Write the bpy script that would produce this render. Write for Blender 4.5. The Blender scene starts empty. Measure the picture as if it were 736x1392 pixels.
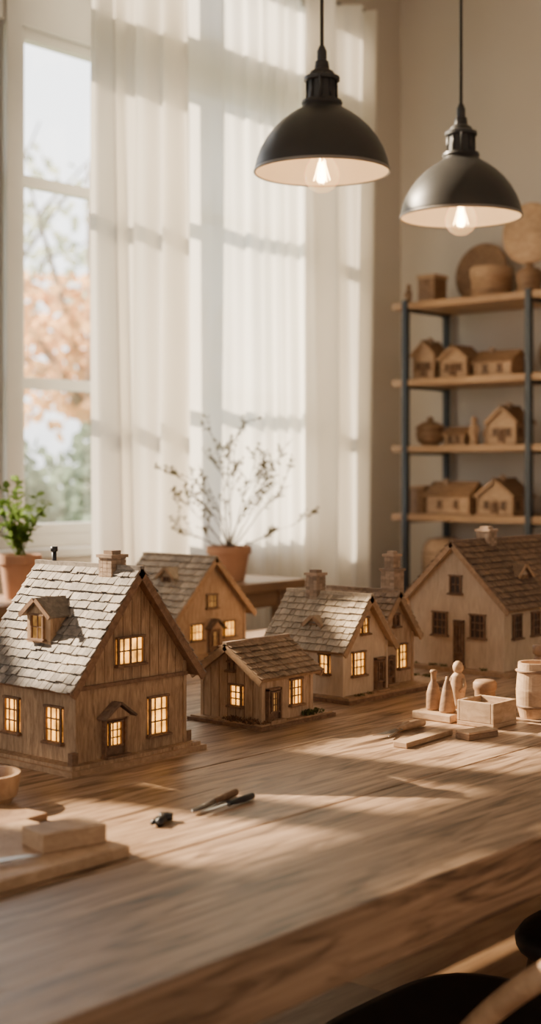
import bpy, math, random
from mathutils import Vector, Matrix
random.seed(7)
C = bpy.context.scene.collection

# ---------------------------------------------------------------- materials
def newmat(name):
    m = bpy.data.materials.new(name); m.use_nodes = True
    nt = m.node_tree; nt.nodes.clear()
    out = nt.nodes.new('ShaderNodeOutputMaterial')
    return m, nt, out

def plain(name, col, rough=0.6, metal=0.0, noise=0.12, nscale=20, bump=0.0, island=0.0, spec=0.5):
    m, nt, out = newmat(name)
    N = nt.nodes.new; L = nt.links.new
    b = N('ShaderNodeBsdfPrincipled'); b.inputs['Roughness'].default_value = rough
    b.inputs['Metallic'].default_value = metal
    b.inputs['Specular IOR Level'].default_value = spec
    tc = N('ShaderNodeTexCoord'); nz = N('ShaderNodeTexNoise'); nz.inputs['Scale'].default_value = nscale
    nz.inputs['Detail'].default_value = 5
    L(tc.outputs['Object'], nz.inputs['Vector'])
    mp = N('ShaderNodeMapRange'); mp.inputs['To Min'].default_value = 1-noise; mp.inputs['To Max'].default_value = 1+noise
    L(nz.outputs['Fac'], mp.inputs['Value'])
    hs = N('ShaderNodeHueSaturation'); hs.inputs['Color'].default_value = (*col, 1)
    if island > 0:
        g = N('ShaderNodeNewGeometry'); m2 = N('ShaderNodeMapRange')
        m2.inputs['To Min'].default_value = 1-island; m2.inputs['To Max'].default_value = 1+island
        L(g.outputs['Random Per Island'], m2.inputs['Value'])
        mm = N('ShaderNodeMath'); mm.operation = 'MULTIPLY'
        L(m2.outputs[0], mm.inputs[0]); L(mp.outputs[0], mm.inputs[1]); L(mm.outputs[0], hs.inputs['Value'])
    else:
        L(mp.outputs[0], hs.inputs['Value'])
    L(hs.outputs[0], b.inputs['Base Color'])
    if bump > 0:
        bp = N('ShaderNodeBump'); bp.inputs['Strength'].default_value = bump; bp.inputs['Distance'].default_value = 0.002
        L(nz.outputs['Fac'], bp.inputs['Height']); L(bp.outputs[0], b.inputs['Normal'])
    L(b.outputs[0], out.inputs[0])
    return m

def wood(name, dark, light, stretch=(1, 12, 12), scale=6, rough=0.5, bump=0.25, island=0.0, blotch=0.25, dist=0.002, spec=0.4, knots=False):
    m, nt, out = newmat(name)
    N = nt.nodes.new; L = nt.links.new
    b = N('ShaderNodeBsdfPrincipled'); b.inputs['Roughness'].default_value = rough
    b.inputs['Specular IOR Level'].default_value = spec
    tc = N('ShaderNodeTexCoord'); mp = N('ShaderNodeMapping'); mp.inputs['Scale'].default_value = stretch
    L(tc.outputs['Object'], mp.inputs['Vector'])
    g = N('ShaderNodeNewGeometry')
    if island > 0:
        cm = N('ShaderNodeVectorMath'); cm.operation = 'SCALE'; cm.inputs[0].default_value = (13, 7, 5)
        L(g.outputs['Random Per Island'], cm.inputs['Scale'])
        L(cm.outputs[0], mp.inputs['Location'])
    n1 = N('ShaderNodeTexNoise'); n1.inputs['Scale'].default_value = scale; n1.inputs['Detail'].default_value = 8
    n1.inputs['Roughness'].default_value = 0.65; n1.inputs['Distortion'].default_value = 0.8
    L(mp.outputs[0], n1.inputs['Vector'])
    rp = N('ShaderNodeValToRGB')
    rp.color_ramp.elements[0].position = 0.3; rp.color_ramp.elements[0].color = (*dark, 1)
    rp.color_ramp.elements[1].position = 0.68; rp.color_ramp.elements[1].color = (*light, 1)
    L(n1.outputs['Fac'], rp.inputs['Fac'])
    col = rp.outputs[0]
    if knots:
        mp2 = N('ShaderNodeMapping'); mp2.inputs['Scale'].default_value = (2.0, 16, 16); L(tc.outputs['Object'], mp2.inputs['Vector'])
        if island > 0: L(cm.outputs[0], mp2.inputs['Location'])
        n3 = N('ShaderNodeTexNoise'); n3.inputs['Scale'].default_value = 2.4; n3.inputs['Detail'].default_value = 6; n3.inputs['Distortion'].default_value = 1.8
        L(mp2.outputs[0], n3.inputs['Vector'])
        r3 = N('ShaderNodeValToRGB'); e = r3.color_ramp.elements
        e[0].position = .30; e[0].color = (.18, .145, .125, 1); e[1].position = .52; e[1].color = (1, 1, 1, 1)
        x = r3.color_ramp.elements.new(.41); x.color = (.60, .56, .52, 1)
        L(n3.outputs['Fac'], r3.inputs['Fac'])
        mu = N('ShaderNodeMix'); mu.data_type = 'RGBA'; mu.blend_type = 'MULTIPLY'; mu.inputs['Factor'].default_value = .95
        L(col, mu.inputs['A']); L(r3.outputs[0], mu.inputs['B']); col = mu.outputs['Result']
    n2 = N('ShaderNodeTexNoise'); n2.inputs['Scale'].default_value = scale*0.6; n2.inputs['Detail'].default_value = 3
    L(tc.outputs['Object'], n2.inputs['Vector'])
    mr = N('ShaderNodeMapRange'); mr.inputs['From Min'].default_value = 0.3; mr.inputs['From Max'].default_value = 0.7
    mr.inputs['To Min'].default_value = 1-blotch; mr.inputs['To Max'].default_value = 1+blotch*0.6
    L(n2.outputs['Fac'], mr.inputs['Value'])
    hs = N('ShaderNodeHueSaturation'); L(col, hs.inputs['Color'])
    if island > 0:
        m2 = N('ShaderNodeMapRange'); m2.inputs['To Min'].default_value = 1-island; m2.inputs['To Max'].default_value = 1+island
        L(g.outputs['Random Per Island'], m2.inputs['Value'])
        mm = N('ShaderNodeMath'); mm.operation = 'MULTIPLY'
        L(m2.outputs[0], mm.inputs[0]); L(mr.outputs[0], mm.inputs[1]); L(mm.outputs[0], hs.inputs['Value'])
    else:
        L(mr.outputs[0], hs.inputs['Value'])
    L(hs.outputs[0], b.inputs['Base Color'])
    bp = N('ShaderNodeBump'); bp.inputs['Strength'].default_value = bump; bp.inputs['Distance'].default_value = dist
    L(n1.outputs['Fac'], bp.inputs['Height']); L(bp.outputs[0], b.inputs['Normal'])
    L(b.outputs[0], out.inputs[0])
    return m

def emis(name, col, strength, var=0.5, nscale=40):
    m, nt, out = newmat(name); N = nt.nodes.new; L = nt.links.new
    e = N('ShaderNodeEmission'); e.inputs['Color'].default_value = (*col, 1)
    tc = N('ShaderNodeTexCoord'); nz = N('ShaderNodeTexNoise'); nz.inputs['Scale'].default_value = nscale
    L(tc.outputs['Object'], nz.inputs['Vector'])
    mr = N('ShaderNodeMapRange'); mr.inputs['From Min'].default_value = 0.3; mr.inputs['From Max'].default_value = 0.7
    mr.inputs['To Min'].default_value = strength*(1-var); mr.inputs['To Max'].default_value = strength*(1+var)
    L(nz.outputs['Fac'], mr.inputs['Value']); L(mr.outputs[0], e.inputs['Strength'])
    L(e.outputs[0], out.inputs[0])
    return m

def cloth(name, col, transl, transp):
    m, nt, out = newmat(name); N = nt.nodes.new; L = nt.links.new
    tc = N('ShaderNodeTexCoord'); nz = N('ShaderNodeTexNoise'); nz.inputs['Scale'].default_value = 4
    mp = N('ShaderNodeMapping'); mp.inputs['Scale'].default_value = (6, 1, 0.5)
    L(tc.outputs['Object'], mp.inputs[0]); L(mp.outputs[0], nz.inputs['Vector'])
    hs = N('ShaderNodeHueSaturation'); hs.inputs['Color'].default_value = (*col, 1)
    mr = N('ShaderNodeMapRange'); mr.inputs['To Min'].default_value = 0.9; mr.inputs['To Max'].default_value = 1.08
    L(nz.outputs['Fac'], mr.inputs['Value']); L(mr.outputs[0], hs.inputs['Value'])
    d = N('ShaderNodeBsdfDiffuse'); t = N('ShaderNodeBsdfTranslucent'); tr = N('ShaderNodeBsdfTransparent')
    L(hs.outputs[0], d.inputs[0]); L(hs.outputs[0], t.inputs[0])
    m1 = N('ShaderNodeMixShader'); m1.inputs[0].default_value = transl; L(d.outputs[0], m1.inputs[1]); L(t.outputs[0], m1.inputs[2])
    m2 = N('ShaderNodeMixShader'); m2.inputs[0].default_value = transp; L(m1.outputs[0], m2.inputs[1]); L(tr.outputs[0], m2.inputs[2])
    L(m2.outputs[0], out.inputs[0])
    return m

def thin_glass(name, gl=0.06, emit=None, es=0):
    m, nt, out = newmat(name); N = nt.nodes.new; L = nt.links.new
    tr = N('ShaderNodeBsdfTransparent'); g = N('ShaderNodeBsdfGlossy'); g.inputs['Roughness'].default_value = 0.03
    mx = N('ShaderNodeMixShader'); mx.inputs[0].default_value = gl
    L(tr.outputs[0], mx.inputs[1]); L(g.outputs[0], mx.inputs[2])
    last = mx
    if emit:
        e = N('ShaderNodeEmission'); e.inputs[0].default_value = (*emit, 1); e.inputs[1].default_value = es
        a = N('ShaderNodeAddShader'); L(mx.outputs[0], a.inputs[0]); L(e.outputs[0], a.inputs[1]); last = a
    L(last.outputs[0], out.inputs[0])
    return m

def leafmat(name, col, tl=0.5, island=0.3):
    m, nt, out = newmat(name); N = nt.nodes.new; L = nt.links.new
    g = N('ShaderNodeNewGeometry'); mr = N('ShaderNodeMapRange')
    mr.inputs['To Min'].default_value = 1-island; mr.inputs['To Max'].default_value = 1+island
    L(g.outputs['Random Per Island'], mr.inputs['Value'])
    hs = N('ShaderNodeHueSaturation'); hs.inputs['Color'].default_value = (*col, 1); L(mr.outputs[0], hs.inputs['Value'])
    d = N('ShaderNodeBsdfDiffuse'); t = N('ShaderNodeBsdfTranslucent'); L(hs.outputs[0], d.inputs[0]); L(hs.outputs[0], t.inputs[0])
    mx = N('ShaderNodeMixShader'); mx.inputs[0].default_value = tl; L(d.outputs[0], mx.inputs[1]); L(t.outputs[0], mx.inputs[2])
    L(mx.outputs[0], out.inputs[0])
    return m

M_WALL = plain('wall_plaster', (0.66, 0.60, 0.525), 0.9, noise=0.03, nscale=3, spec=0.1)
M_CEIL = plain('ceiling_plaster', (0.76, 0.73, 0.68), 0.95, noise=0.02, spec=0.1)
M_PAINT = plain('white_paint', (0.58, 0.58, 0.555), 0.45, noise=0.03)
M_TABLE = wood('oak_table', (0.21, 0.122, 0.070), (0.56, 0.370, 0.232), (1.2, 30, 30), 2.6, 0.42, 0.6, island=0.13, blotch=0.25, knots=True)
M_TLEG = wood('table_leg_wood', (0.16, 0.085, 0.045), (0.32, 0.19, 0.10), (9, 9, 1), 3, 0.5)
M_FLOOR = wood('floor_wood', (0.27, 0.14, 0.07), (0.56, 0.34, 0.18), (1, 8, 8), 2.5, 0.4, 0.2, island=0.2)
M_SHELF = wood('shelf_wood', (0.38, 0.215, 0.105), (0.62, 0.39, 0.21), (8, 1, 8), 3, 0.5)
M_CONS = wood('console_wood', (0.22, 0.125, 0.07), (0.42, 0.26, 0.15), (1, 8, 8), 3, 0.5)
M_METAL = plain('dark_blue_grey_steel', (0.058, 0.066, 0.075), 0.5, 0.5, noise=0.08)
M_SEAM = plain('seam_dark', (0.03, 0.015, 0.008), 0.9)
M_H1 = wood('house_wall_brown', (0.28, 0.155, 0.080), (0.64, 0.42, 0.24), (12, 12, 2), 14, 0.7, 0.4, blotch=0.3, dist=0.001)
M_H2 = wood('house_wall_tan', (0.39, 0.24, 0.135), (0.69, 0.48, 0.30), (12, 12, 2), 12, 0.7, 0.3, blotch=0.2, dist=0.001)
M_H3 = wood('house_wall_light', (0.60, 0.43, 0.27), (0.80, 0.615, 0.42), (8, 8, 2), 10, 0.7, 0.2, blotch=0.14, dist=0.001)
M_TRIM = wood('house_trim', (0.14, 0.072, 0.038), (0.33, 0.185, 0.10), (6, 6, 6), 14, 0.6, 0.2)
M_TRIM2 = wood('house_trim_light', (0.34, 0.20, 0.105), (0.55, 0.35, 0.20), (6, 6, 6), 14, 0.6, 0.2)
M_SH1 = wood('shingle_grey', (0.16, 0.130, 0.105), (0.41, 0.340, 0.27), (10, 10, 10), 10, 0.65, 0.5, island=0.38, blotch=0.25, dist=0.001)
M_SH2 = wood('shingle_tan', (0.34, 0.255, 0.17), (0.58, 0.455, 0.32), (10, 10, 10), 10, 0.75, 0.4, island=0.25, dist=0.001)
M_SH3 = wood('shingle_brown', (0.15, 0.09, 0.06), (0.30, 0.195, 0.125), (10, 10, 10), 10, 0.75, 0.4, island=0.25, dist=0.001)
M_SH4 = wood('shingle_midbrown', (0.22, 0.14, 0.088), (0.43, 0.295, 0.19), (10, 10, 10), 10, 0.75, 0.4, island=0.25, dist=0.001)
M_BRICK = plain('chimney_brick', (0.40, 0.275, 0.185), 0.9, noise=0.3, nscale=120, bump=0.5, island=0.28)
M_LIT = emis('window_glow', (1.0, 0.42, 0.06), 3.1, 0.6, 45)
M_DARKG = plain('dark_pane', (0.07, 0.05, 0.04), 0.15, noise=0.2)
M_DIM = emis('window_dim', (1.0, 0.46, 0.12), 0.5, 0.5, 45)
M_LAMP = plain('lamp_dark_enamel', (0.055, 0.052, 0.049), 0.40, 0.2, noise=0.15, nscale=9)
M_LAMPIN = plain('lamp_cream_enamel', (0.70, 0.59, 0.46), 0.5, noise=0.04)
M_RIM = plain('lamp_rim', (0.30, 0.27, 0.24), 0.4, 0.5)
M_BULB = thin_glass('bulb_glass', 0.16, (1.0, 0.50, 0.16), 0.45)
M_FIL = emis('filament', (1.0, 0.60, 0.22), 40, 0.1)
M_BRASS = plain('brass', (0.5, 0.34, 0.14), 0.35, 1.0)
M_GLASS = thin_glass('window_glass', 0.05)
M_SHEER = cloth('sheer_cloth', (0.90, 0.875, 0.82), 0.57, 0.03)
M_LINEN = cloth('linen_cloth', (0.86, 0.82, 0.745), 0.36, 0.0)
M_POT = plain('terracotta', (0.46, 0.25, 0.15), 0.85, noise=0.15, nscale=30)
M_SOIL = plain('soil', (0.05, 0.03, 0.02), 1.0, noise=0.4, nscale=60)
M_LEAF = leafmat('green_leaf', (0.17, 0.26, 0.06), 0.45)
M_TWIG = plain('twig', (0.16, 0.115, 0.075), 0.9)
M_DRY = leafmat('dry_leaf', (0.22, 0.21, 0.12), 0.35)
M_BLK = plain('black_leather', (0.02, 0.018, 0.017), 0.45, noise=0.2)
M_CHW = wood('chair_wood', (0.32, 0.18, 0.095), (0.58, 0.37, 0.21), (4, 4, 4), 6, 0.4, 0.15)
M_CHD = wood('dark_chair_wood', (0.09, 0.045, 0.025), (0.20, 0.105, 0.055), (4, 4, 4), 6, 0.4, 0.15)
M_WD = wood('carved_wood', (0.38, 0.23, 0.125), (0.62, 0.41, 0.245), (4, 4, 9), 9, 0.6, 0.2, island=0.12)
M_WDD = wood('dark_carved_wood', (0.20, 0.11, 0.06), (0.40, 0.24, 0.13), (4, 4, 9), 9, 0.6, 0.2, island=0.1)
M_STEEL = plain('tool_steel', (0.35, 0.34, 0.33), 0.3, 1.0)
M_DSTEEL = plain('dark_steel', (0.05, 0.05, 0.052), 0.4, 0.8)
M_MOSS = leafmat('moss', (0.12, 0.12, 0.05), 0.2)
M_RUST = leafmat('rust_moss', (0.24, 0.13, 0.07), 0.2)
M_GRASS = plain('lawn', (0.26, 0.31, 0.20), 1.0, noise=0.3, nscale=1)
M_ORG = leafmat('autumn_leaf', (0.84, 0.52, 0.26), 0.5, 0.25)
M_HEDGE = leafmat('hedge_leaf', (0.27, 0.36, 0.28), 0.5, 0.25)
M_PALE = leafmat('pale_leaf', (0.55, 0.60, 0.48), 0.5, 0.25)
M_BARK = plain('bark', (0.28, 0.23, 0.19), 1.0, noise=0.3, nscale=8)

# ---------------------------------------------------------------- mesh builder
class MB:
    def __init__(s):
        s.v = []; s.f = []; s.m = []; s.sm = []; s.mats = []; s.M = Matrix.Identity(4)
    def mi(s, mat):
        if mat not in s.mats: s.mats.append(mat)
        return s.mats.index(mat)
    def add(s, vs, fs, mat, smooth=False):
        o = len(s.v); k = s.mi(mat)
        s.v += [s.M @ Vector(p) for p in vs]
        for f in fs:
            s.f.append([i+o for i in f]); s.m.append(k); s.sm.append(smooth)
    def obox(s, o, a, b, c, mat):
        o, a, b, c = Vector(o), Vector(a), Vector(b), Vector(c)
        if a.cross(b).dot(c) < 0: a, b = b, a
        vs = [o, o+a, o+a+b, o+b, o+c, o+a+c, o+a+b+c, o+b+c]
        s.add(vs, [(0, 3, 2, 1), (4, 5, 6, 7), (0, 1, 5, 4), (1, 2, 6, 5), (2, 3, 7, 6), (3, 0, 4, 7)], mat)
    def box(s, x0, x1, y0, y1, z0, z1, mat):
        s.obox((x0, y0, z0), (x1-x0, 0, 0), (0, y1-y0, 0), (0, 0, z1-z0), mat)
    def prism(s, poly, y0, y1, mat):
        n = len(poly)
        vs = [(x, y0, z) for x, z in poly]+[(x, y1, z) for x, z in poly]
        fs = [tuple(range(n)), tuple(reversed(range(n, 2*n)))]
        fs += [(i, i+n, (i+1) % n+n, (i+1) % n) for i in range(n)]
        s.add(vs, fs, mat)
    def lathe(s, prof, mat, c=(0, 0, 0), n=32, smooth=True, R=None):
        c = Vector(c); R = R or Matrix.Identity(3); vs = []; fs = []
        for r, z in prof:
            for i in range(n):
                a = 2*math.pi*i/n; vs.append(c+R @ Vector((r*math.cos(a), r*math.sin(a), z)))
        for j in range(len(prof)-1):
            for i in range(n):
                k = (i+1) % n; fs.append((j*n+i, j*n+k, (j+1)*n+k, (j+1)*n+i))
        s.add(vs, fs, mat, smooth)
    def solid(s, prof, mat, c=(0, 0, 0), n=32, R=None, smooth=True):
        s.lathe([(0.00001, prof[0][1])]+prof+[(0.00001, prof[-1][1])], mat, c, n, smooth, R)
    def tube(s, pts, rad, mat, n=8):
        pts = [Vector(p) for p in pts]; vs = []; fs = []
        if not isinstance(rad, (list, tuple)): rad = [rad]*len(pts)
        for j, p in enumerate(pts):
            t = (pts[min(j+1, len(pts)-1)]-pts[max(j-1, 0)]).normalized()
            up = Vector((0, 0, 1)) if abs(t.z) < 0.95 else Vector((1, 0, 0))
            a = t.cross(up).normalized(); b = a.cross(t).normalized()
            for i in range(n):
                w = 2*math.pi*i/n; vs.append(p+(a*math.cos(w)+b*math.sin(w))*rad[j])
        for j in range(len(pts)-1):
            for i in range(n):
                k = (i+1) % n; fs.append((j*n+i, j*n+k, (j+1)*n+k, (j+1)*n+i))
        fs.append(tuple(range(n))[::-1]); fs.append(tuple((len(pts)-1)*n+i for i in range(n)))
        s.add(vs, fs, mat, True)
    def sphere(s, c, r, mat, n=16, sc=(1, 1, 1)):
        c = Vector(c); vs = []; fs = []; h = n//2
        for j in range(h+1):
            a = math.pi*j/h
            for i in range(n):
                b = 2*math.pi*i/n
                vs.append(c+Vector((r*sc[0]*math.sin(a)*math.cos(b), r*sc[1]*math.sin(a)*math.sin(b), r*sc[2]*math.cos(a))))
        for j in range(h):
            for i in range(n):
                k = (i+1) % n; fs.append((j*n+i, (j+1)*n+i, (j+1)*n+k, j*n+k))
        s.add(vs, fs, mat, True)
    def leaf(s, p, d, nrm, L, W, mat):
        p = Vector(p); d = Vector(d).normalized(); a = d.cross(Vector(nrm))
        if a.length < 1e-4: a = d.cross(Vector((1, 0.3, 0.2)))
        a.normalize()
        vs = [p, p+d*L*.35+a*W*.5, p+d*L*.75+a*W*.38, p+d*L, p+d*L*.75-a*W*.38, p+d*L*.35-a*W*.5]
        s.add(vs, [(0, 1, 2, 3, 4, 5)], mat)
    def build(s, name, loc=(0, 0, 0), rz=0, bevel=0, seg=2):
        me = bpy.data.meshes.new(name); me.from_pydata([tuple(v) for v in s.v], [], s.f)
        for m in s.mats: me.materials.append(m)
        me.polygons.foreach_set('material_index', s.m); me.polygons.foreach_set('use_smooth', s.sm)
        me.update()
        ob = bpy.data.objects.new(name, me); C.objects.link(ob)
        ob.location = loc; ob.rotation_euler = (0, 0, rz)
        if bevel > 0:
            b = ob.modifiers.new('bevel', 'BEVEL'); b.width = bevel; b.segments = seg; b.limit_method = 'ANGLE'
            b.angle_limit = math.radians(40)
        return ob

def T(x, y, z): return Matrix.Translation((x, y, z))
def RZ(a): return Matrix.Rotation(a, 4, 'Z')
rnd = random.uniform
TZ = 0.75

# ---------------------------------------------------------------- room
XR, YW, ZC = 4.895, 3.514, 3.3
b = MB()
ops = [(0.45, 1.75, 1.98, 2.66), (2.13, 4.35, 0.95, 3.16)]  # first opening is out of view, added to let sun patches onto the table
x = -3.0
for (a0, a1, z0, z1) in ops:
    b.box(x, a0, YW, YW+.22, 0, ZC, M_WALL)
    b.box(a0, a1, YW, YW+.22, 0, z0, M_WALL); b.box(a0, a1, YW, YW+.22, z1, ZC, M_WALL); x = a1
b.box(x, XR+.2, YW, YW+.22, 0, ZC, M_WALL)
b.build('wall_window')
b = MB(); b.box(XR, XR+.2, -3, YW, 0, ZC, M_WALL); b.build('wall_right')
b = MB(); b.box(-3, XR+.2, -3, YW+.22, ZC, ZC+.15, M_CEIL); b.build('ceiling')
b = MB()
y = -3.0; k = 0
while y < YW:
    w = min(.14, YW-y); xx = -3.0 - rnd(0, 1.2)
    while xx < XR:
        l = rnd(1.2, 2.0); x0 = max(xx, -3); x1 = min(xx+l, XR)
        if x1 > x0+.01: b.box(x0+.001, x1-.001, y+.001, y+w-.001, -.03, 0, M_FLOOR)
        xx += l
    y += .14
b.box(-3, XR, -3, YW, -.08, -.031, M_SEAM)
b.build('floor')
b = MB(); b.box(-3, XR-.016, YW-.016, YW, 0, .12, M_PAINT); b.build('baseboard_window', bevel=.003)
b = MB(); b.box(XR-.016, XR, -3, YW-.016, 0, .12, M_PAINT); b.build('baseboard_right', bevel=.003)

# windows
b = MB()
x0, x1, z0, z1 = ops[1]; yf = YW+.06
def fr(bb, xa, xb, za, zb, ya=yf, yb=yf+.07): bb.box(xa, xb, ya, yb, za, zb, M_PAINT)
fr(b, x0, x0+.05, z0, z1); fr(b, x1-.05, x1, z0, z1); fr(b, x0+.05, x1-.05, z0, z0+.04); fr(b, x0+.05, x1-.05, z1-.05, z1)
fr(b, x0+.05, x1-.05, 2.64, 2.78, yf-.012, yf+.078)
posts = [2.84, 3.59]
for p in posts:
    fr(b, p-.032, p+.032, z0+.04, z1-.05, yf-.02, yf+.085)
edges = [x0+.05]+[q for p in posts for q in (p-.032, p+.032)]+[x1-.05]
for i in range(0, len(edges), 2):
    a, c = edges[i], edges[i+1]
    for za, zb in ((z0+.04, 2.64), (2.78, z1-.05)):
        fr(b, a, a+.032, za, zb, yf+.01, yf+.055); fr(b, c-.032, c, za, zb, yf+.01, yf+.055)
        fr(b, a+.032, c-.032, za, za+.035, yf+.01, yf+.055); fr(b, a+.032, c-.032, zb-.035, zb, yf+.01, yf+.055)
        b.box(a+.03, c-.03, yf+.03, yf+.034, za+.03, zb-.03, M_GLASS)
    for zz in (1.487, 2.146): fr(b, a+.032, c-.032, zz-.018, zz+.018, yf+.014, yf+.05)
b.build('window_1', bevel=.003)
b = MB(); b.box(x0-.06, x1+.06, YW-.035, YW+.058, z0-.03, z0-.0005, M_PAINT); b.build('trim_1', bevel=.004)
b = MB()
b.box(x0-.08, x0-.001, YW-.02, YW-.0005, z0, z1+.08, M_PAINT); b.box(x1+.001, x1+.08, YW-.02, YW-.0005, z0, z1+.08, M_PAINT)
b.box(x0-.001, x1+.001, YW-.02, YW-.0005, z1+.001, z1+.08, M_PAINT)
b.build('trim_2', bevel=.003)
b = MB()
x0, x1, z0, z1 = ops[0]  # unseen window, added with wide bars to break the sun into stripes
fr(b, x0, x0+.05, z0, z1); fr(b, x1-.05, x1, z0, z1); fr(b, x0+.05, x1-.05, z0, z0+.04); fr(b, x0+.05, x1-.05, z1-.05, z1)
for p in (.78, 1.10, 1.42): fr(b, p-.055, p+.055, z0+.04, z1-.05)
fr(b, x0+.05, x1-.05, 2.27, 2.37, yf+.01, yf+.06)
b.build('unseen_sun_window', bevel=.003)

# curtains
def curtain(name, xa, xb, yc, amp, pl, zb, zt, mat, seed):
    nx = int((xb-xa)*200); nz = 36
    ph = []; t = 0
    for i in range(nx+1):
        t += (xb-xa)/nx*2*math.pi/pl*(1+.55*math.sin(i*.038+seed)+.25*math.sin(i*.11)); ph.append(t)
    vs = []; fs = []
    for j in range(nz+1):
        z = zb+(zt-zb)*j/nz; q = j/nz
        for i in range(nx+1):
            u = i/nx
            X = xa+(xb-xa)*u + .012*math.sin(q*4+u*5+seed)
            a = amp*(.8+.2*math.sin(q*3+seed))
            Y = yc + a*math.sin(ph[i]+.35*math.sin(q*2.6+u*3)) + .28*a*math.sin(2.3*ph[i]+1+q*1.2)
            vs.append((X, Y, z))
    for j in range(nz):
        for i in range(nx):
            o = j*(nx+1)+i; fs.append((o, o+1, o+nx+2, o+nx+1))
    m = MB(); m.add(vs, fs, mat, True); return m.build(name)
curtain('sheer_curtain', 3.33, 4.18, 3.430, .030, .115, .02, 2.995, M_SHEER, 3)
curtain('linen_curtain', 2.985, 3.42, 3.318, .050, .125, .02, 2.995, M_LINEN, 1)
curtain('linen_curtain', 4.04, 4.41, 3.318, .050, .12, .02, 2.995, M_LINEN, 5)
b = MB()
b.tube([(1.9, 3.385, 3.02), (4.43, 3.385, 3.02)], .011, M_LAMP, 12)
b.sphere((4.445, 3.385, 3.02), .022, M_LAMP, 12); b.sphere((1.885, 3.385, 3.02), .022, M_LAMP, 12)
for xx in (2.0, 4.42):
    b.tube([(xx, 3.385, 3.02), (xx, 3.492, 3.02)], .008, M_LAMP, 8)
b.build('curtain_rod')

# ---------------------------------------------------------------- table
b = MB()
TX0, TX1, TY0, TY1 = .15, 3.75, .88, 2.62
seams = [.88, 1.175, 1.47, 1.765, 2.06, 2.34, 2.62]
for i in range(len(seams)-1):
    b.box(TX0, TX1, seams[i]+(.0014 if i else 0), seams[i+1]-.0014, TZ-.075, TZ, M_TABLE)
b.box(TX0+.002, TX1-.002, .9, 2.6, TZ-.07, TZ-.006, M_SEAM)
for xx in (.35, 3.5):
    for yy in (1.05, 2.42): b.box(xx-.05, xx+.05, yy-.05, yy+.05, 0, TZ-.075, M_TLEG)
    b.box(xx-.03, xx+.03, 1.1, 2.37, .62, .675, M_TLEG)
b.box(.4, 3.45, 1.7, 1.77, .55, .675, M_TLEG)
b.build('workshop_table', bevel=.0018)

# console by window
b = MB()
b.box(1.3, 3.55, 2.93, 3.22, .815, .845, M_CONS)
for xx in (1.36, 3.46):
    for yy in (2.97, 3.16): b.box(xx-.02, xx+.02, yy-.02, yy+.02, 0, .815, M_CONS)
b.box(1.38, 3.44, 2.96, 2.98, .76, .815, M_CONS)
b.build('console_table', bevel=.003)

# ---------------------------------------------------------------- houses
def window(mb, F, x, z, w, h, mat, cols=2, rows=3, frame=None, t=.005, fw=.004, sill=True):
    old = mb.M; mb.M = old @ F; frame = frame or M_TRIM
    mb.box(x-w/2, x+w/2, -.0012, .001, z-h/2, z+h/2, mat)
    for s in (-1, 1):
        xe = x+s*w/2; mb.box(min(xe, xe-s*fw), max(xe, xe-s*fw), -t, .001, z-h/2, z+h/2, frame)
        ze = z+s*h/2; mb.box(x-w/2-.002, x+w/2+.002, -t-.0006, .001, min(ze, ze+s*fw*.9), max(ze, ze+s*fw*.9), frame)
    mw = fw*.38
    for i in range(1, cols):
        xm = x-w/2+w*i/cols; mb.box(xm-mw*(1.4 if (cols == 4 and i == 2) else .7), xm+mw*(1.4 if (cols == 4 and i == 2) else .7), -t*.6, .001, z-h/2, z+h/2, frame)
    for i in range(1, rows):
        zm = z-h/2+h*i/rows; mb.box(x-w/2, x+w/2, -t*.55, .001, zm-mw*.7, zm+mw*.7, frame)
    if sill: mb.box(x-w/2-.004, x+w/2+.004, -t-.004, .001, z-h/2-fw*1.3, z-h/2-fw*.4, frame)
    mb.M = old

def roof(mb, rh, xe, ze, y0, y1, mat, board, th=.005, row=.018, sw=.017, shing=True):
    sl = Vector((xe, 0, -(rh-ze))); SL = sl.length
    for s in (-1, 1):
        d = Vector((s*xe, 0, -(rh-ze))).normalized(); n = Vector((s*(rh-ze), 0, xe)).normalized()
        U = Vector((0, 1, 0)); r0 = Vector((0, y0, rh))
        mb.obox(r0-n*th, d*SL, U*(y1-y0), n*th, board)
        for yy in (y0-.003, y1-.001):
            mb.obox(Vector((0, yy, rh))-n*th*2.0, d*(SL+.003), U*.004, n*th*2.4, board)
        if shing:
            nr = max(3, int(round(SL/row))); rr = SL/nr
            for j in range(nr):
                y = y0-.001-(rnd(0, sw*.6)); t0 = j*rr
                while y < y1+.001:
                    w = sw*rnd(.7, 1.3); ya = max(y, y0-.002); yb = min(y+w, y1+.002)
                    if yb-ya > .002:
                        st = max(0, t0-rr*.15); ln = (t0-st)+rr*rnd(1.02, 1.18)
                        up = n*rnd(.0028, .0048)
                        o = Vector((0, ya, rh))+d*st+n*.0002
                        mb.obox(o, d*ln+up, U*(yb-ya-.0009), n*.0018, mat)
                    y += w
        else:
            mb.obox(r0+n*.0002, d*(SL+.002), U*(y1-y0), n*.003, mat)
    mb.obox((-.005, y0-.003, rh-.002), (.010, 0, 0), (0, y1-y0+.006, 0), (0, 0, .007), mat)

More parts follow.
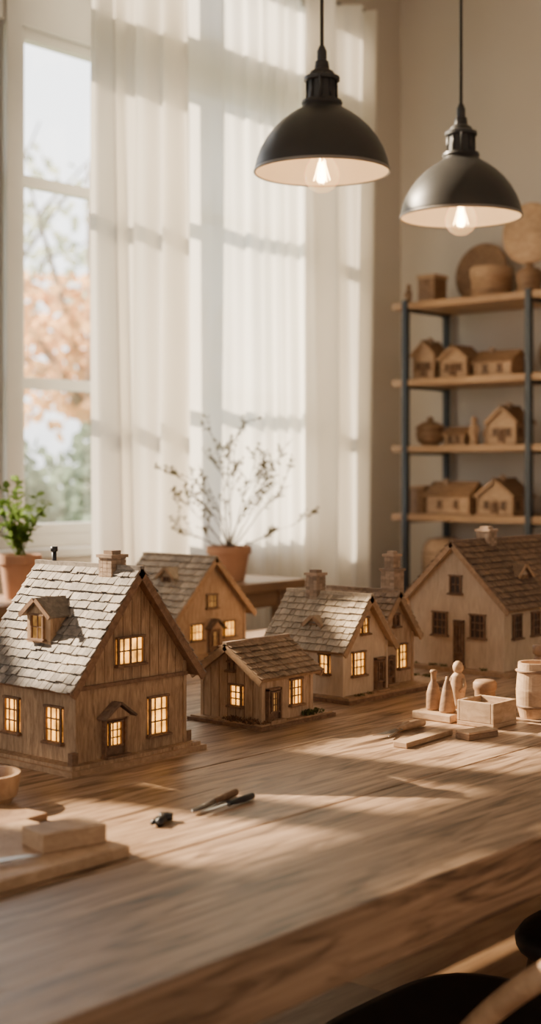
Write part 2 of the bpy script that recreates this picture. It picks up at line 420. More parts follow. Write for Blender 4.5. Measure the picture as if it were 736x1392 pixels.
def chimney(mb, x, y, s, z0, z1, mat=None, cap=True):
    mat = mat or M_BRICK; bh = .0065; z = z0; k = 0
    mb.box(x-s/2+.001, x+s/2-.001, y-s/2+.001, y+s/2-.001, z0, z1-.004, mat)
    while z < z1-.008:
        n = 3
        for sd in range(4):
            for i in range(n):
                w = s/n; a = -s/2+i*w
                if sd == 0: mb.box(x+a, x+a+w-.0007, y-s/2-.0008, y-s/2+.002, z, z+bh-.0007, mat)
                if sd == 2: mb.box(x-s/2-.0008, x-s/2+.002, y+a, y+a+w-.0007, z, z+bh-.0007, mat)
                if sd == 3: mb.box(x+s/2-.002, x+s/2+.0008, y+a, y+a+w-.0007, z, z+bh-.0007, mat)
        z += bh; k += 1
    if cap:
        mb.box(x-s/2-.003, x+s/2+.003, y-s/2-.003, y+s/2+.003, z1-.008, z1-.003, mat)
        mb.box(x-s*.32, x+s*.32, y-s*.32, y+s*.32, z1-.003, z1+.003, mat)

def wing(mb, w, dep, rh, xe, ze, oh, wall, shm, trim, board, fw=(), lw=(), rw=(), door=None, rdoor=None, ch=(), dm=(),
         row=.018, sw=.017, band=None, shing=True, planks=True):
    th = .005; g = (rh-ze)/xe; hw = w/2; ztop = rh-.007-g*hw
    mb.prism([(-hw, 0), (hw, 0), (hw, ztop), (0, rh-.007), (-hw, ztop)], 0, dep, wall)
    roof(mb, rh, xe, ze, -oh, dep+oh, shm, board, th, row, sw, shing)
    F = Matrix.Identity(4); Lf = T(-hw, 0, 0) @ RZ(-math.pi/2) ; Rf = T(hw, 0, 0) @ RZ(math.pi/2)
    for sx in (-1, 1):
        mb.box(sx*hw-.003, sx*hw+.003, -.003, .004, 0, ztop-.002, wall)
        mb.box(sx*hw-.003, sx*hw+.003, dep-.004, dep+.003, 0, ztop-.002, wall)
    if band:
        mb.box(-hw-.004, hw+.004, -.005, .001, band-.003, band+.003, trim)
    if planks:
        n = int(w/.018); zb = (band or .0)
        for i in range(1, n):
            xx = -hw+w*i/n; zt = rh-.012-g*abs(xx)
            if zt > zb: mb.box(xx-.0004, xx+.0004, -.0007, .001, zb, zt, trim)
    for (x, z, ww, h, mat, c, r) in fw: window(mb, F, x, z, ww, h, mat, c, r, trim)
    for (y, z, ww, h, mat, c, r) in lw: window(mb, Lf, -y, z, ww, h, mat, c, r, trim)
    for (y, z, ww, h, mat, c, r) in rw: window(mb, Rf, y, z, ww, h, mat, c, r, trim)
    def mkdoor(Fm, x, w_, z0, h, mat, porch):
        old = mb.M; mb.M = old @ Fm
        mb.box(x-w_/2, x+w_/2, -.003, .001, z0, z0+h, trim)
        mb.M = old
        window(mb, Fm @ T(0, -.003, 0), x, z0+h*.62, w_*.72, h*.6, mat, 3, 3, trim, fw=.003, sill=False)
        mb.M = old @ Fm
        mb.box(x-w_/2-.004, x-w_/2, -.008, .001, z0, z0+h+.003, trim); mb.box(x+w_/2, x+w_/2+.004, -.008, .001, z0, z0+h+.003, trim)
        mb.box(x-w_/2-.004, x+w_/2+.004, -.008, .001, z0+h, z0+h+.004, trim)
        mb.box(x-w_/2-.006, x+w_/2+.006, -.016, 0, z0-.004, z0+.003, board)
        if porch:
            ph = .018; pw = w_/2+.011; zz = z0+h+.004
            mb.prism([(x-pw+.004, zz), (x+pw-.004, zz), (x, zz+ph)], -.014, 0, wall)
            for s in (-1, 1):
                d = Vector((s*pw, 0, -ph-.003)); n = Vector((s*(ph+.003), 0, pw)).normalized()
                mb.obox(Vector((x, -.02, zz+ph+.003)), d*1.05, (0, .02, 0), n*.0035, M_SH3)
        mb.M = old
    if door: mkdoor(F, *door)
    if rdoor: mkdoor(Rf, *rdoor)
    for c in ch: chimney(mb, *c)
    for (side, y, xf, z0, wd, hh, rr, mat) in dm:
        old = mb.M
        mb.M = old @ (T(0, y, 0) @ (RZ(-math.pi/2) if side == 'L' else RZ(math.pi/2)) @ T(0, -xf, 0))
        mb.prism([(-wd/2, z0-.01), (wd/2, z0-.01), (wd/2, z0+hh), (0, z0+hh+rr), (-wd/2, z0+hh)], 0, xf*.75, wall)
        dz = rh-(z0+hh+rr); inner = xf-dz/g+.004
        for s in (-1, 1):
            ex = wd/2+.006; ez = rr*(ex/(wd/2))
            d = Vector((s*ex, 0, -ez)); n = Vector((s*ez, 0, ex)).normalized()
            mb.obox(Vector((0, -.009, z0+hh+rr)), d, (0, inner+.006, 0), n*.004, shm)
            mb.obox(Vector((0, -.0105, z0+hh+rr-.002)), d, (0, .002, 0), n*.007, board)
        mb.M = old
        Fm = T(0, y, 0) @ (RZ(-math.pi/2) if side == 'L' else RZ(math.pi/2)) @ T(0, -xf, 0)
        window(mb, Fm, 0, z0+hh*.55, wd*.55, hh*.8, mat, 2, 2, trim, fw=.003)

def clump(mb, x, y, z, r, mat, n=60):
    for i in range(n):
        a = rnd(0, 6.28); q = r*math.sqrt(rnd(0, 1)); h = rnd(0, r*.9)
        d = Vector((rnd(-1, 1), rnd(-1, 1), rnd(.2, 1.4)))
        mb.leaf((x+q*math.cos(a), y+q*math.sin(a), z+h*.6), d, (rnd(-1, 1), rnd(-1, 1), rnd(-1, 1)), r*.5, r*.25, mat)

LIT, DK, DM = M_LIT, M_DARKG, M_DIM
# large house
b = MB()
b.box(-.143, .143, -.024, .232, 0, .008, M_TRIM2); b.box(-.136, .136, -.017, .224, .008, .013, M_H1)
wing(b, .229, .205, .298, .140, .122, .02, M_H1, M_SH1, M_TRIM, M_TRIM,
     fw=[(-.005, .172, .056, .038, LIT, 4, 2), (.055, .064, .042, .056, LIT, 3, 3)],
     lw=[(.148, .07, .036, .05, LIT, 3, 3), (.048, .067, .038, .05, LIT, 3, 3)],
     door=(-.04, .038, .014, .056, LIT, True),
     ch=[(0, .045, .03, .24, .322)], dm=[('L', .108, .096, .184, .056, .044, .022, DM)], band=.124, row=.0165, sw=.014)
b.tube([(0, .185, .28), (0, .185, .322)], .004, M_DSTEEL, 10); b.tube([(0, .185, .318), (0, .185, .326)], .006, M_DSTEEL, 10)
b.box(.118, .132, .0, .012, .013, .03, M_TRIM); b.box(-.132, -.12, -.012, -.002, .013, .032, M_TRIM)
b.build('model_house', (1.4955, 1.585, TZ))

# small house
b = MB()
b.box(-.090, .090, -.022, .185, 0, .006, M_TRIM)
b.box(-.085, .085, -.018, .180, .006, .009, M_TRIM2)
wing(b, .142, .135, .142, .084, .086, .016, M_H2, M_SH4, M_TRIM, M_TRIM2,
     fw=[(.012, .052, .03, .034, LIT, 2, 3), (0, .103, .014, .012, DK, 2, 1)],
     rw=[(.092, .054, .032, .042, LIT, 3, 3)], rdoor=(.028, .028, .01, .054, DM, False), row=.014, sw=.012)
for i in range(7): clump(b, rnd(.0, .080), -.012+rnd(-.004, .004), .008, .011, M_RUST, 40)
for i in range(5): clump(b, .076, rnd(.1, .172), .008, .012, M_MOSS, 40)
for i in range(3): clump(b, .080, rnd(-.01, .05), .008, .008, M_RUST, 30)
b.build('model_house', (1.832, 1.684, TZ), -math.pi/2)

# double house
b = MB()
b.box(-.085, .272, -.028, .235, 0, .007, M_TRIM); b.box(-.08, .267, -.023, .23, .007, .012, M_TRIM2)
wing(b, .14, .18, .203, .088, .098, .016, M_H3, M_SH2, M_TRIM, M_TRIM2,
     fw=[(-.022, .072, .04, .042, LIT, 3, 3), (-.002, .145, .022, .028, LIT, 2, 2)],
     lw=[(.045, .072, .026, .034, LIT, 2, 2), (.125, .072, .028, .034, DM, 2, 2)],
     door=(.045, .024, .012, .062, DK, False), ch=[(0, .125, .028, .17, .246)],
     dm=[('L', .085, .052, .128, .034, .018, .014, DM)], row=.015, sw=.014, planks=False)
old = b.M; b.M = T(.138, .028, 0)
wing(b, .125, .16, .200, .078, .105, .014, M_H2, M_SH4, M_TRIM, M_TRIM2,
     fw=[(.026, .066, .03, .046, LIT, 2, 3), (.004, .142, .018, .022, DK, 2, 2)], rw=[(.08, .07, .03, .04, LIT, 2, 2)],
     door=(-.022, .022, .012, .055, DK, False), ch=[(.020, .020, .034, .16, .25)], row=.015, sw=.014, planks=False)
chimney(b, .020, .020, .024, .25, .280)
b.M = old
for i in range(4): clump(b, .26, rnd(-.01, .06), .01, .009, M_MOSS, 30)
for i in range(3): clump(b, rnd(-.05, .0), -.016, .01, .007, M_MOSS, 30)
b.build('model_house', (2.205, 1.67, TZ))

# rear house
b = MB()
b.box(-.135, .135, -.02, .235, 0, .01, M_TRIM2)
wing(b, .235, .215, .24, .142, .098, .016, M_H2, M_SH2, M_TRIM, M_TRIM2,
     fw=[(-.052, .064, .04, .034, LIT, 3, 2), (.062, .064, .04, .034, LIT, 3, 2), (0, .135, .036, .028, DM, 3, 2)],
     lw=[(.06, .064, .035, .034, DM, 2, 2), (.15, .064, .035, .034, DM, 2, 2)],
     door=(.006, .028, .01, .055, DM, True), dm=[('L', .09, .062, .165, .045, .028, .02, DK)], row=.02, sw=.018, planks=False)
b.build('model_house', (2.457, 2.325, TZ))

# right house
b = MB()
b.box(-.15, .15, -.02, .42, 0, .01, M_TRIM2)
wing(b, .25, .39, .290, .148, .144, .016, M_H3, M_SH3, M_TRIM, M_TRIM2,
     fw=[(-.04, .105, .04, .048, DK, 3, 3), (.06, .105, .04, .048, DK, 3, 3), (.002, .195, .032, .036, DK, 2, 2)],
     rw=[(.055, .105, .036, .048, DK, 3, 3), (.135, .105, .036, .048, DK, 3, 3), (.29, .105, .04, .048, DK, 3, 3)],
     door=(.012, .018, .012, .10, DK, False),
     ch=[(0, .13, .034, .25, .318)],
     dm=[('R', .145, .088, .182, .05, .030, .022, DM), ('R', .29, .088, .182, .05, .030, .022, DM)], row=.017, sw=.014, planks=False)
for i in range(6): clump(b, rnd(-.12, .12), -.012, .008, .009, M_MOSS, 30)
for i in range(4): clump(b, .138, rnd(0, .3), .008, .009, M_RUST, 30)
b.build('model_house', (2.64, 1.745, TZ), -math.pi/2)

# ---------------------------------------------------------------- pendants
def pendant(loc):
    b = MB()
    outer = [(.150, 0), (.1505, .006), (.148, .014), (.145, .028), (.137, .050), (.124, .073), (.108, .094), (.090, .112), (.070, .127), (.056, .136), (.046, .142), (.043, .148)]
    b.lathe(outer, M_LAMP, n=64)
    b.lathe([(.044, .148), (.046, .152), (.044, .158), (.034, .160)], M_LAMP, n=48, smooth=False)
    b.lathe([(r-.003, z+.0005 if i == 0 else z-.003) for i, (r, z) in enumerate(outer)]+[(.02, .144)], M_LAMPIN, n=64)
    b.lathe([(.147, .0005), (.150, -.002), (.152, 0), (.1515, .004), (.150, .006)], M_RIM, n=64)
    b.lathe([(.034, .160), (.032, .200), (.040, .202), (.040, .210), (.030, .214), (.026, .222), (.017, .228), (.015, .245), (.011, .248), (.011, .268), (.006, .280)], M_LAMP, n=32, smooth=False)
    for i in range(10):
        a = i*math.tau/10; b.tube([(.034*math.cos(a), .034*math.sin(a), .162), (.034*math.cos(a), .034*math.sin(a), .2)], .003, M_LAMP, 6)
    for a in (.6, .6+math.pi):
        b.tube([(.036*math.cos(a), .036*math.sin(a), .205), (.05*math.cos(a), .05*math.sin(a), .198), (.05*math.cos(a), .05*math.sin(a), .152)], .0028, M_LAMP, 6)
    top = ZC-loc[2]
    b.tube([(0, 0, .278), (0, 0, top)], .0042, M_LAMP, 8)
    b.solid([(.05, top-.03), (.055, top-.005), (.055, top)], M_LAMP)
    b.solid([(.016, .146), (.016, .068), (.014, .06)], M_BRASS, n=20)
    D = -.010
    bulb = [(.013, .07+D), (.015, .056+D), (.024, .040+D), (.034, .024+D), (.039, .006+D), (.037, -.010+D), (.028, -.024+D), (.015, -.032+D), (.001, -.035+D)]
    b.lathe(bulb, M_BULB, n=28)
    for i in range(6):
        a = i*math.tau/6; r0 = .006; r1 = .018
        b.tube([(r0*math.cos(a), r0*math.sin(a), .022), (r1*math.cos(a), r1*math.sin(a), -.018)], .0009, M_FIL, 5)
    b.tube([(0, 0, .06), (0, 0, .022)], .003, M_BRASS, 6)
    ob = b.build('pendant_lamp', loc)
    li = bpy.data.lights.new('bulb_light', 'POINT'); li.energy = 1.7; li.color = (1, .68, .38); li.shadow_soft_size = .012
    lo = bpy.data.objects.new('bulb_light', li); C.objects.link(lo); lo.parent = ob; lo.location = (0, 0, 0)
pendant((2.411, 1.945, 1.861))
pendant((2.915, 1.91, 1.826))

# ---------------------------------------------------------------- plants
def pot(b, r, h):
    b.lathe([(.0001, 0), (r*.70, 0), (r*.90, h*.78), (r*.98, h*.78), (r, h*.8), (r, h), (r*.9, h), (r*.86, h*.86), (.0001, h*.86)], M_POT, n=36, smooth=False)
    b.lathe([(r*.87, h*.87), (.0001, h*.9)], M_SOIL, n=20)
b = MB(); pot(b, .06, .122)
rr = random.Random(4)
for i in range(24):
    a = rr.uniform(0, 6.28); sp = rr.uniform(.02, .10); h = rr.uniform(.08, .22)
    p = [Vector((.02*math.cos(a)*rr.random(), .02*math.sin(a), .105))]
    for k in range(1, 6):
        t = k/5; p.append(Vector((sp*t**1.2*math.cos(a), sp*t**1.2*math.sin(a), .105+h*t)))
    b.tube(p, [.0018-.0002*k for k in range(6)], M_LEAF, 5)
    for k in range(2, 6):
        for q in range(3):
            d = Vector((rr.uniform(-1, 1), rr.uniform(-1, 1), rr.uniform(-.3, .9)))
            b.leaf(p[k], d, (rr.uniform(-.5, .5), rr.uniform(-.5, .5), 1), rr.uniform(.018, .034), rr.uniform(.014, .022), M_LEAF)
b.build('potted_green_plant', (2.471, 3.07, .8455))
b = MB(); pot(b, .073, .112)
rr = random.Random(23)
def twig(p, d, L, r, lvl):
    n = 6; pts = [Vector(p)]; d = Vector(d).normalized()
    for k in range(n):
        d = (d+Vector((rr.uniform(-.18, .18), rr.uniform(-.12, .12), rr.uniform(-.10, .10)))).normalized()
        q = pts[-1]+d*L/n
        pts.append(Vector((q.x, max(-.22, min(.13, q.y)), q.z)))
    b.tube(pts, [max(.0008, r*(1-k/(n+1))) for k in range(n+1)], M_TWIG, 5)
    for k in range(2, n+1):
        if lvl < 2 and rr.random() < .65:
            dd = (d+Vector((rr.uniform(-.9, .9), rr.uniform(-.6, .6), rr.uniform(-.1, .7)))).normalized()
            twig(pts[k], dd, L*rr.uniform(.3, .45), r*.6, lvl+1)
        if lvl >= 1:
            b.leaf(pts[k], (rr.uniform(-1, 1), rr.uniform(-1, 1), rr.uniform(-.5, 1)), (0, rr.uniform(-1, 1), 1), rr.uniform(.010, .020), .009, M_DRY)
    if lvl >= 1 and rr.random() < .5: b.sphere(pts[-1], .005, M_TWIG, 6)
for (dx, dy, dz, L) in [(-.1, 0, 1, .29), (.08, .05, 1, .31), (-.45, .1, 1, .27), (-.65, .2, .8, .22), (.35, -.15, 1, .28), (-.25, .1, 1, .3),
                        (.65, -.6, .75, .30), (-.6, .4, .35, .2), (.5, -.5, .9, .26), (.2, -.1, 1, .27), (.75, -.7, .45, .24)]:
    twig((0, 0, .095), (dx, dy, dz), L, .003, 0)
b.build('potted_dried_branches', (3.315, 3.06, .8455))

# ---------------------------------------------------------------- shelving
b = MB()
SX0, SX1, SY0, SY1 = 4.56, 4.878, 1.55, 3.318
SZ = [1.871, 1.564, 1.300, 1.028, .735, .44, .14]
for z in SZ: b.box(SX0, SX1, SY0, SY1, z-.026, z, M_SHELF)
for yy in (3.252, 2.69, 2.12, 1.60):
    for xx in (SX0+.004, 4.855):
        b.box(xx-.012, xx+.012, yy-.012, yy+.012, 0, 1.88, M_METAL)
    for z in SZ: b.box(SX0, SX1-.01, yy-.008, yy+.008, z-.036, z-.026, M_METAL)
b.build('shelving_unit', bevel=.002)

def H(x, y, z, w, dep, rh, ze, rot=-math.pi/2, wall=M_WD, rf=M_WDD, ch=True):
    b = MB(); b.box(-w/2-.008, w/2+.008, -.012, dep+.012, 0, .006, M_WDD)
    wing(b, w, dep, rh, w/2+.012, ze, .01, wall, rf, M_TRIM, M_TRIM2,
         fw=[(-w*.25, ze*.55, .02, .024, DK, 2, 2), (w*.25, ze*.55, .02, .024, DK, 2, 2)],
         lw=[(dep*.3, ze*.55, .02, .024, DK, 2, 2), (dep*.7, ze*.55, .02, .024, DK, 2, 2)],
         rw=[(dep*.3, ze*.55, .02, .024, DK, 2, 2), (dep*.7, ze*.55, .02, .024, DK, 2, 2)],
         door=(0, .016, .006, ze*.6, DK, False), ch=[(0.01, dep*.3, .016, rh-.03, rh+.014)] if ch else [], shing=False, planks=False)
    b.build('toy_house', (x, y, z+.0005), rot)
H(4.60, 3.19, SZ[1], .095, .1, .15, .095)
H(4.60, 3.05, SZ[1], .115, .12, .125, .075, ch=False)
H(4.60, 2.83, SZ[2], .12, .12, .145, .085, ch=True)
H(4.60, 2.45, SZ[2], .15, .14, .15, .09)
H(4.60, 2.86, SZ[3], .15, .14, .14, .075, ch=True)
H(4.60, 2.40, SZ[3], .16, .14, .14, .08)
def HE(x, y, z, w, dep, rh, ze, **k): H(x, y, z, w, dep, rh, ze, rot=math.pi, **k)
HE(4.69, 2.97, SZ[1], .12, .16, .10, .058)
HE(4.66, 3.17, SZ[3], .12, .19, .125, .075)
HE(4.68, 3.115, SZ[2], .08, .085, .07, .045, ch=False)
HE(4.70, 2.60, SZ[1], .13, .2, .13, .08)

def lathe_obj(name, loc, prof, mat, n=32):
    b = MB(); b.solid(prof, mat, n=n); return b.build(name, loc)
def figurine(name, loc, h, mat=M_WD, rz=0):
    b = MB(); s = h/.1
    b.solid([(r*s, z*s) for r, z in [(.017, 0), (.018, .006), (.014, .010), (.015, .03), (.017, .045), (.013, .060), (.014, .066), (.007, .074)]], mat, n=20)
    b.sphere((0, 0, .084*s), .0115*s, mat, 14, (1, 1, 1.2))
    b.tube([(.013*s, 0, .062*s), (.019*s, -.004*s, .045*s), (.012*s, -.012*s, .035*s)], [.005*s, .0045*s, .003*s], mat, 8)
    b.tube([(-.013*s, 0, .062*s), (-.019*s, -.004*s, .045*s), (-.012*s, -.012*s, .035*s)], [.005*s, .0045*s, .003*s], mat, 8)
    return b.build(name, loc, rz)
e = .0005; R0 = -math.pi/2
figurine('carved_figurine', (4.63, 3.285, SZ[0]+e), .085, M_WDD, R0)
b = MB(); b.box(-.045, .045, -.04, .04, 0, .095, M_WDD); b.box(-.049, .049, -.044, .044, .095, .112, M_WD); b.box(-.05, -.045, -.01, .01, .07, .09, M_TRIM); b.build('wooden_box', (4.66, 3.19, SZ[0]+e), bevel=.003)
RYm = Matrix.Rotation(-math.pi/2+.12, 3, 'Y')
b = MB(); b.solid([(.108, -.008), (.122, -.004), (.125, .0), (.118, .008), (.108, .008), (.104, .003)], M_WDD, n=48, R=RYm); b.build('round_platter', (4.82, 3.06, SZ[0]+.126))
b = MB(); b.solid([(.078, 0), (.078, .075), (.082, .077), (.084, .085), (.084, .115), (.08, .12)], M_WD, n=40); b.lathe([(.0795, .02), (.0795, .03)], M_WDD, n=40); b.build('round_wooden_box', (4.68, 2.925, SZ[0]+e))
b = MB(); b.solid([(.05, 0), (.052, .012), (.044, .03), (.05, .06), (.052, .085), (.035, .10), (.016, .105), (.014, .125)], M_WDD, n=32)
b.solid([(.11, -.010), (.118, -.004), (.118, .004), (.11, .010)], M_WD, (0, 0, .235), 48, R=Matrix.Rotation(math.pi/2, 3, 'Y'))
b.build('disc_on_stand', (4.68, 2.755, SZ[0]+e))
lathe_obj('wooden_vase', (4.70, 2.48, SZ[0]+e), [(.04, 0), (.06, .04), (.065, .09), (.04, .14), (.025, .17), (.032, .19)], M_WD)
b = MB(); b.solid([(.09, -.008), (.097, 0), (.09, .008)], M_WDD, n=40, R=RYm); b.build('round_platter', (4.82, 2.70, SZ[1]+.099))
lathe_obj('lidded_bowl', (4.66, 3.20, SZ[2]+e), [(.03, 0), (.052, .02), (.058, .045), (.055, .065), (.06, .068), (.056, .078), (.03, .094), (.012, .098), (.014, .11), (.008, .116)], M_WDD)
figurine('carved_figurine', (4.65, 2.985, SZ[2]+e), .115, M_WD, R0)
figurine('carved_figurine', (4.67, 2.935, SZ[2]+e), .10, M_WDD, R0)
b = MB(); b.box(-.045, .045, -.035, .035, 0, .10, M_WDD); b.box(-.048, .048, -.038, .038, .10, .112, M_WD); b.build('wooden_box', (4.66, 3.235, SZ[3]+e), bevel=.003)
b = MB(); b.solid([(.075, 0), (.09, .03), (.095, .12), (.088, .165), (.07, .19), (.03, .198)], M_WD, n=36)
for i in range(6): b.lathe([(.0885+.004*math.sin(i), .03+i*.02), (.097, .036+i*.02), (.0885+.004*math.sin(i), .042+i*.02)], M_WDD, n=36)
b.build('wicker_basket', (4.68, 3.14, SZ[4]+e))
b = MB(); b.box(-.1, .1, -.12, .12, 0, .14, M_WD); b.box(-.104, .104, -.124, .124, .14, .155, M_WDD); b.build('wooden_chest', (4.70, 2.86, SZ[4]+e), bevel=.004)
b = MB(); b.box(-.1, .1, -.15, .15, 0, .16, M_WDD); b.box(-.104, .104, -.154, .154, .16, .175, M_WD); b.build('wooden_chest', (4.70, 3.0, SZ[5]+e), bevel=.004)

# ---------------------------------------------------------------- table items (right)
b = MB(); b.box(-.05, .05, -.042, .042, 0, .014, M_WD); b.build('wooden_stand_board', (2.135, 1.43, TZ+e), bevel=.002)
bz = TZ+.015
lathe_obj('carved_bottle', (2.118, 1.447, bz), [(.012, 0), (.0135, .004), (.013, .03), (.009, .045), (.005, .052), (.005, .066), (.007, .068), (.006, .072)], M_WDD, 24)
lathe_obj('carved_bottle', (2.112, 1.413, bz), [(.014, 0), (.015, .004), (.012, .025), (.008, .045), (.004, .058), (.003, .064)], M_WDD, 24)
figurine('carved_figurine', (2.165, 1.425, bz), .088, M_WD, R0)
b = MB()
s = .038; h = .044; t = .006
b.box(-s, s, -s, s, 0, .008, M_WD); b.box(-s, s, -s, -s+t, .008, h, M_WD); b.box(-s, s, s-t, s, .008, h, M_WD); b.box(-s, -s+t, -s+t, s-t, .008, h, M_WD); b.box(s-t, s, -s+t, s-t, .008, h, M_WD)
b.box(-s+t, s-t, -s+t, s-t, .008, .034, M_WDD)
b.build('open_wooden_box', (2.125, 1.338, TZ+e), bevel=.0012)
lathe_obj('wooden_jar', (2.225, 1.405, TZ+e), [(.018, 0), (.02, .005), (.019, .04), (.022, .045), (.022, .055), (.018, .06)], M_WDD, 24)
b = MB(); b.lathe([(.0001, 0), (.029, 0), (.034, .02), (.035, .05), (.032, .085), (.031, .10), (.027, .10), (.028, .07), (.0001, .06)], M_WD, n=36, smooth=False)
for zz in (.018, .082): b.lathe([(.0335, zz), (.0365, zz+.003), (.0335, zz+.006)], M_WDD, n=36)
b.build('wooden_mug', (2.245, 1.31, TZ+e))
lathe_obj('spice_jar', (2.36, 1.36, TZ+e), [(.02, 0), (.022, .004), (.022, .085), (.016, .092), (.016, .098), (.02, .1), (.02, .115), (.017, .118)], M_WDD, 24)

def rod_tool(name, p0, p1, rh, rb, frac, hm=M_CHW, bm=M_STEEL, flat=False):
    p0 = Vector(p0); p1 = Vector(p1); o = (p0+p1)/2; d = p1-p0; b = MB()
    def P(t): return p0+d*t-o
    b.tube([P(1), P(.97), P(frac+(1-frac)*.6), P(frac+.06), P(frac)], [rh*.6, rh, rh*1.05, rh*.75, rh*.8], hm, 12)
    if flat:
        s = d.cross(Vector((0, 0, 1))).normalized()
        q0 = P(frac); q1 = P(.12); q2 = P(0)
        z = Vector((0, 0, .0008))
        vs = [q0+s*rb+z, q1+s*rb+z, q2-s*rb*.6+z, q0-s*rb+z, q0+s*rb-z, q1+s*rb-z, q2-s*rb*.6-z, q0-s*rb-z]
        b.add(vs, [(0, 1, 2, 3), (7, 6, 5, 4), (0, 4, 5, 1), (1, 5, 6, 2), (2, 6, 7, 3), (3, 7, 4, 0)], bm)
    else:
        b.tube([P(frac+.01), P(frac*.5), P(.03), P(0)], [rb, rb, rb*.8, rb*.2], bm, 8)
    return b.build(name, o)
rod_tool('carving_knife', (1.882, 1.405, TZ+.006), (2.035, 1.410, TZ+.0075), .0065, .006, .5, flat=True)
rod_tool('awl', (1.895, 1.385, TZ+.005), (2.015, 1.43, TZ+.006), .005, .0018, .45)
b = MB(); b.box(-.075, .075, -.013, .013, 0, .009, M_WD); b.build('wood_strip', (1.925, 1.335, TZ+e), math.radians(4), bevel=.001)
b = MB(); b.box(-.035, .035, -.016, .016, 0, .009, M_WDD); b.box(-.035, .035, -.016, .016, .0092, .013, M_WD); b.build('sanding_block', (2.01, 1.285, TZ+e), math.radians(-12), bevel=.001)
rod_tool('chisel', (1.31, 1.275, TZ+.005), (1.43, 1.305, TZ+.006), .005, .0035, .48, hm=M_TRIM)
rod_tool('chisel', (1.315, 1.262, TZ+.005), (1.428, 1.272, TZ+.006), .0048, .003, .5, hm=M_DSTEEL, flat=True)
b = MB()
b.tube([(-.018, 0, .005), (.012, .002, .006)], [.005, .006], M_DSTEEL, 10); b.tube([(-.02, .008, .005), (.0, .006, .006), (.016, -.006, .005)], [.003, .004, .003], M_DSTEEL, 8)
b.lathe([(.004, -.004), (.009, -.004), (.009, .004), (.004, .004)], M_DSTEEL, (.014, 0, .006), 16)
b.build('metal_clip', (1.254, 1.272, TZ+e), .5)

# left foreground
b = MB(); b.box(-.19, .165, -.095, .095, 0, .014, M_WD); b.build('cutting_board', (.955, 1.285, TZ+e), bevel=.002)
b = MB(); b.box(-.042, .042, -.026, .026, 0, .022, M_WD); b.build('wood_block', (1.073, 1.252, TZ+.015), math.radians(-12), bevel=.0015)
rod_tool('carving_knife', (1.012, 1.222, TZ+.020), (.91, 1.25, TZ+.0215), .006, .006, .5, flat=True, hm=M_TRIM)
b = MB(); b.box(-.08, .06, -.045, .045, 0, .010, M_WDD); b.build('wood_plank_offcut', (1.105, 1.435, TZ+e), math.radians(5), bevel=.0015)
b = MB(); b.lathe([(.0001, 0), (.036, 0), (.046, .012), (.050, .036), (.050, .042), (.045, .042), (.04, .02), (.0001, .012)], M_CHW, n=36, smooth=False); b.build('wooden_bowl', (1.17, 1.532, TZ+e))

# ---------------------------------------------------------------- chairs
def chair(x, y, wd, rz=0):
    b = MB()
    n = 48; ol = []
    for i in range(n):
        a = 2*math.pi*i/n; c, s = math.cos(a), math.sin(a); p = 4.0
        r = (abs(c)**p+abs(s)**p)**(-1/p); ol.append((.21*r*c*(1-.06*(s < 0)), .215*r*s))
    def ring(k, z): return [(px*k, py*k, z) for px, py in ol]
    layers = [(.90, .418), (.97, .422), (1.0, .435), (1.0, .446), (.97, .456), (.88, .460), (.5, .455)]
    vs = []; fs = []
    for k, z in layers: vs += ring(k, z)
    for j in range(len(layers)-1):
        for i in range(n):
            q = (i+1) % n; fs.append((j*n+i, j*n+q, (j+1)*n+q, (j+1)*n+i))
    fs.append(tuple(range(n))[::-1]); fs.append(tuple((len(layers)-1)*n+i for i in range(n)))
    b.add(vs, fs, M_BLK, True)
    for sx in (-1, 1):
        for sy in (-1, 1):
            b.tube([(sx*.15, sy*.15, .43), (sx*.19, sy*.19, .2), (sx*.215, sy*.215, 0)], [.017, .016, .011], wd, 12)
    b.tube([(-.185, -.0, .22), (.185, 0, .22)], .009, wd, 8)
    for sx in (-1, 1): b.tube([(sx*.188, .185, .22), (sx*.188, -.185, .22)], .009, wd, 8)
    P = [Vector(p) for p in [(-.205, .0, .45), (-.240, -.08, .53), (-.255, -.16, .615), (-.262, -.25, .685), (-.25, -.36, .735), (-.16, -.44, .765), (0, -.465, .775)]]
    pts = P+[Vector((-p.x, p.y, p.z)) for p in reversed(P[:-1])]
    sm = []
    for i in range(len(pts)-1):
        a, c0, d0, e0 = pts[max(i-1, 0)], pts[i], pts[i+1], pts[min(i+2, len(pts)-1)]
        for k in range(6):
            t = k/6; sm.append(.5*((2*c0)+(-a+d0)*t+(2*a-5*c0+4*d0-e0)*t*t+(-a+3*c0-3*d0+e0)*t**3))
    sm.append(pts[-1])
    b.tube(sm, .014, wd, 12)
    for i in range(-3, 4):
        xb = i*.045; xt = i*.06; yt = -.465+.03*abs(i/3)**2*1.6
        b.tube([(xb, -.195, .45), (xt, yt, .77-.006*abs(i))], .007, wd, 8)
    return b.build('hoop_back_chair', (x, y, 0), rz)
chair(1.575, .975, M_CHW)
chair(2.14, 1.0, M_CHD)

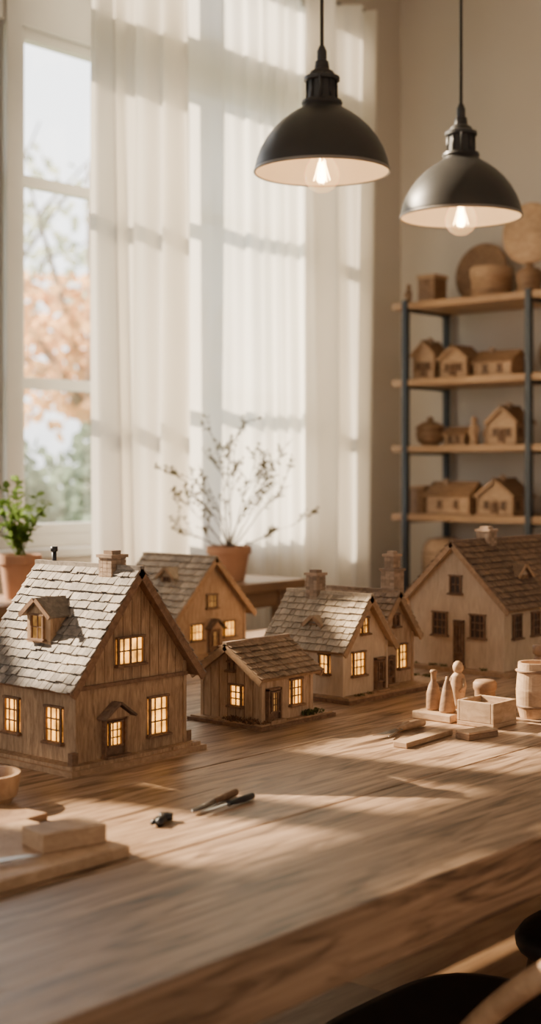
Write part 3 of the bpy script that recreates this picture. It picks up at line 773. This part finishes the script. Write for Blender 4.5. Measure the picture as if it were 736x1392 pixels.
# ---------------------------------------------------------------- outdoors
b = MB(); b.box(-40, 60, YW+.4, 70, -.62, -.6, M_GRASS); b.build('garden_lawn')
def foliage(name, c, R, n, size, mat, trunk=True, seed=1):
    r2 = random.Random(seed); b = MB(); c = Vector(c); i = 0
    while i < n:
        d = Vector((r2.gauss(0, 1), r2.gauss(0, 1), r2.gauss(0, 1))).normalized()*r2.random()**.4
        p = Vector((d.x*R[0], d.y*R[1], d.z*R[2]))+Vector((0, 0, c.z))
        i += 1
        if p.z < -.595+size: p.z = -.595+size
        b.leaf(p, (r2.uniform(-1, 1), r2.uniform(-1, 1), r2.uniform(-1, 1)), (r2.uniform(-1, 1), r2.uniform(-1, 1), r2.uniform(-1, 1)), size, size*.7, mat)
    if trunk:
        b.tube([(0, 0, -.597), (0, 0, -.3), (.1, 0, c.z*.6), (0, 0, c.z+R[2]*.5)], [.17, .15, .11, .04], M_BARK, 10)
        for k in range(9):
            a = k*.9; b.tube([(0, 0, c.z*.6+k*.1), (R[0]*.5*math.cos(a), R[1]*.5*math.sin(a), c.z+k*.12), (R[0]*.9*math.cos(a), R[1]*.9*math.sin(a), c.z+.5+k*.2)], [.05, .03, .012], M_BARK, 6)
    return b.build(name, (c.x, c.y, 0))
foliage('autumn_tree', (9.1, 10.2, 2.35), (1.5, 1.4, .8), 1300, .15, M_ORG, seed=2)
foliage('pale_tree', (13.2, 17.5, 4.6), (2.8, 2.5, 1.8), 900, .2, M_PALE, seed=5)
for i, xx in enumerate((4.6, 6.6, 8.6, 10.6)):
    foliage('garden_hedge', (xx, 8.6+i*.3, .55), (.98, .6, 1.15), 2000, .14, M_HEDGE, trunk=False, seed=20+i)

# ---------------------------------------------------------------- light
w = bpy.data.worlds.new('World'); bpy.context.scene.world = w; w.use_nodes = True
nt = w.node_tree; nt.nodes.clear()
NN = nt.nodes.new; LL = nt.links.new
o = NN('ShaderNodeOutputWorld'); bg = NN('ShaderNodeBackground')
tc = NN('ShaderNodeTexCoord'); sx = NN('ShaderNodeSeparateXYZ'); cr = NN('ShaderNodeValToRGB')
LL(tc.outputs['Generated'], sx.inputs[0])
mr = NN('ShaderNodeMapRange'); mr.inputs['From Min'].default_value = -.3; mr.inputs['From Max'].default_value = .6
LL(sx.outputs['Y'], mr.inputs['Value'])
cr.color_ramp.elements[0].color = (.64, .55, .46, 1); cr.color_ramp.elements[1].color = (4.2, 4.25, 4.3, 1)
LL(mr.outputs[0], cr.inputs[0])
mz = NN('ShaderNodeMapRange'); mz.inputs['From Min'].default_value = -.12; mz.inputs['From Max'].default_value = .10
mz.inputs['To Min'].default_value = .35; mz.inputs['To Max'].default_value = 1.0
LL(sx.outputs['Z'], mz.inputs['Value'])
LL(cr.outputs[0], bg.inputs[0]); LL(mz.outputs[0], bg.inputs[1])
LL(bg.outputs[0], o.inputs[0])
sun = bpy.data.lights.new('sun', 'SUN'); sun.energy = 25; sun.angle = math.radians(1.0); sun.color = (1, .81, .58)
so = bpy.data.objects.new('sun', sun); C.objects.link(so)
dirv = Vector((.27, -1.05, -math.tan(math.radians(30))*1.084)); so.rotation_euler = dirv.to_track_quat('-Z', 'Y').to_euler()
so.location = (-1, 8, 6)

# ---------------------------------------------------------------- camera
cam = bpy.data.cameras.new('camera'); co = bpy.data.objects.new('camera', cam); C.objects.link(co)
cam.sensor_fit = 'VERTICAL'; cam.sensor_height = 36; cam.lens = 1900/1392*36
cam.shift_y = -(696-640)/1392
co.location = (0, 0, 1.2)
th = math.radians(41)
co.rotation_euler = (math.pi/2, 0, th-math.pi/2)
cam.dof.use_dof = True; cam.dof.focus_distance = 2.35; cam.dof.aperture_fstop = 3.3
cam.clip_start = .02
bpy.context.scene.camera = co
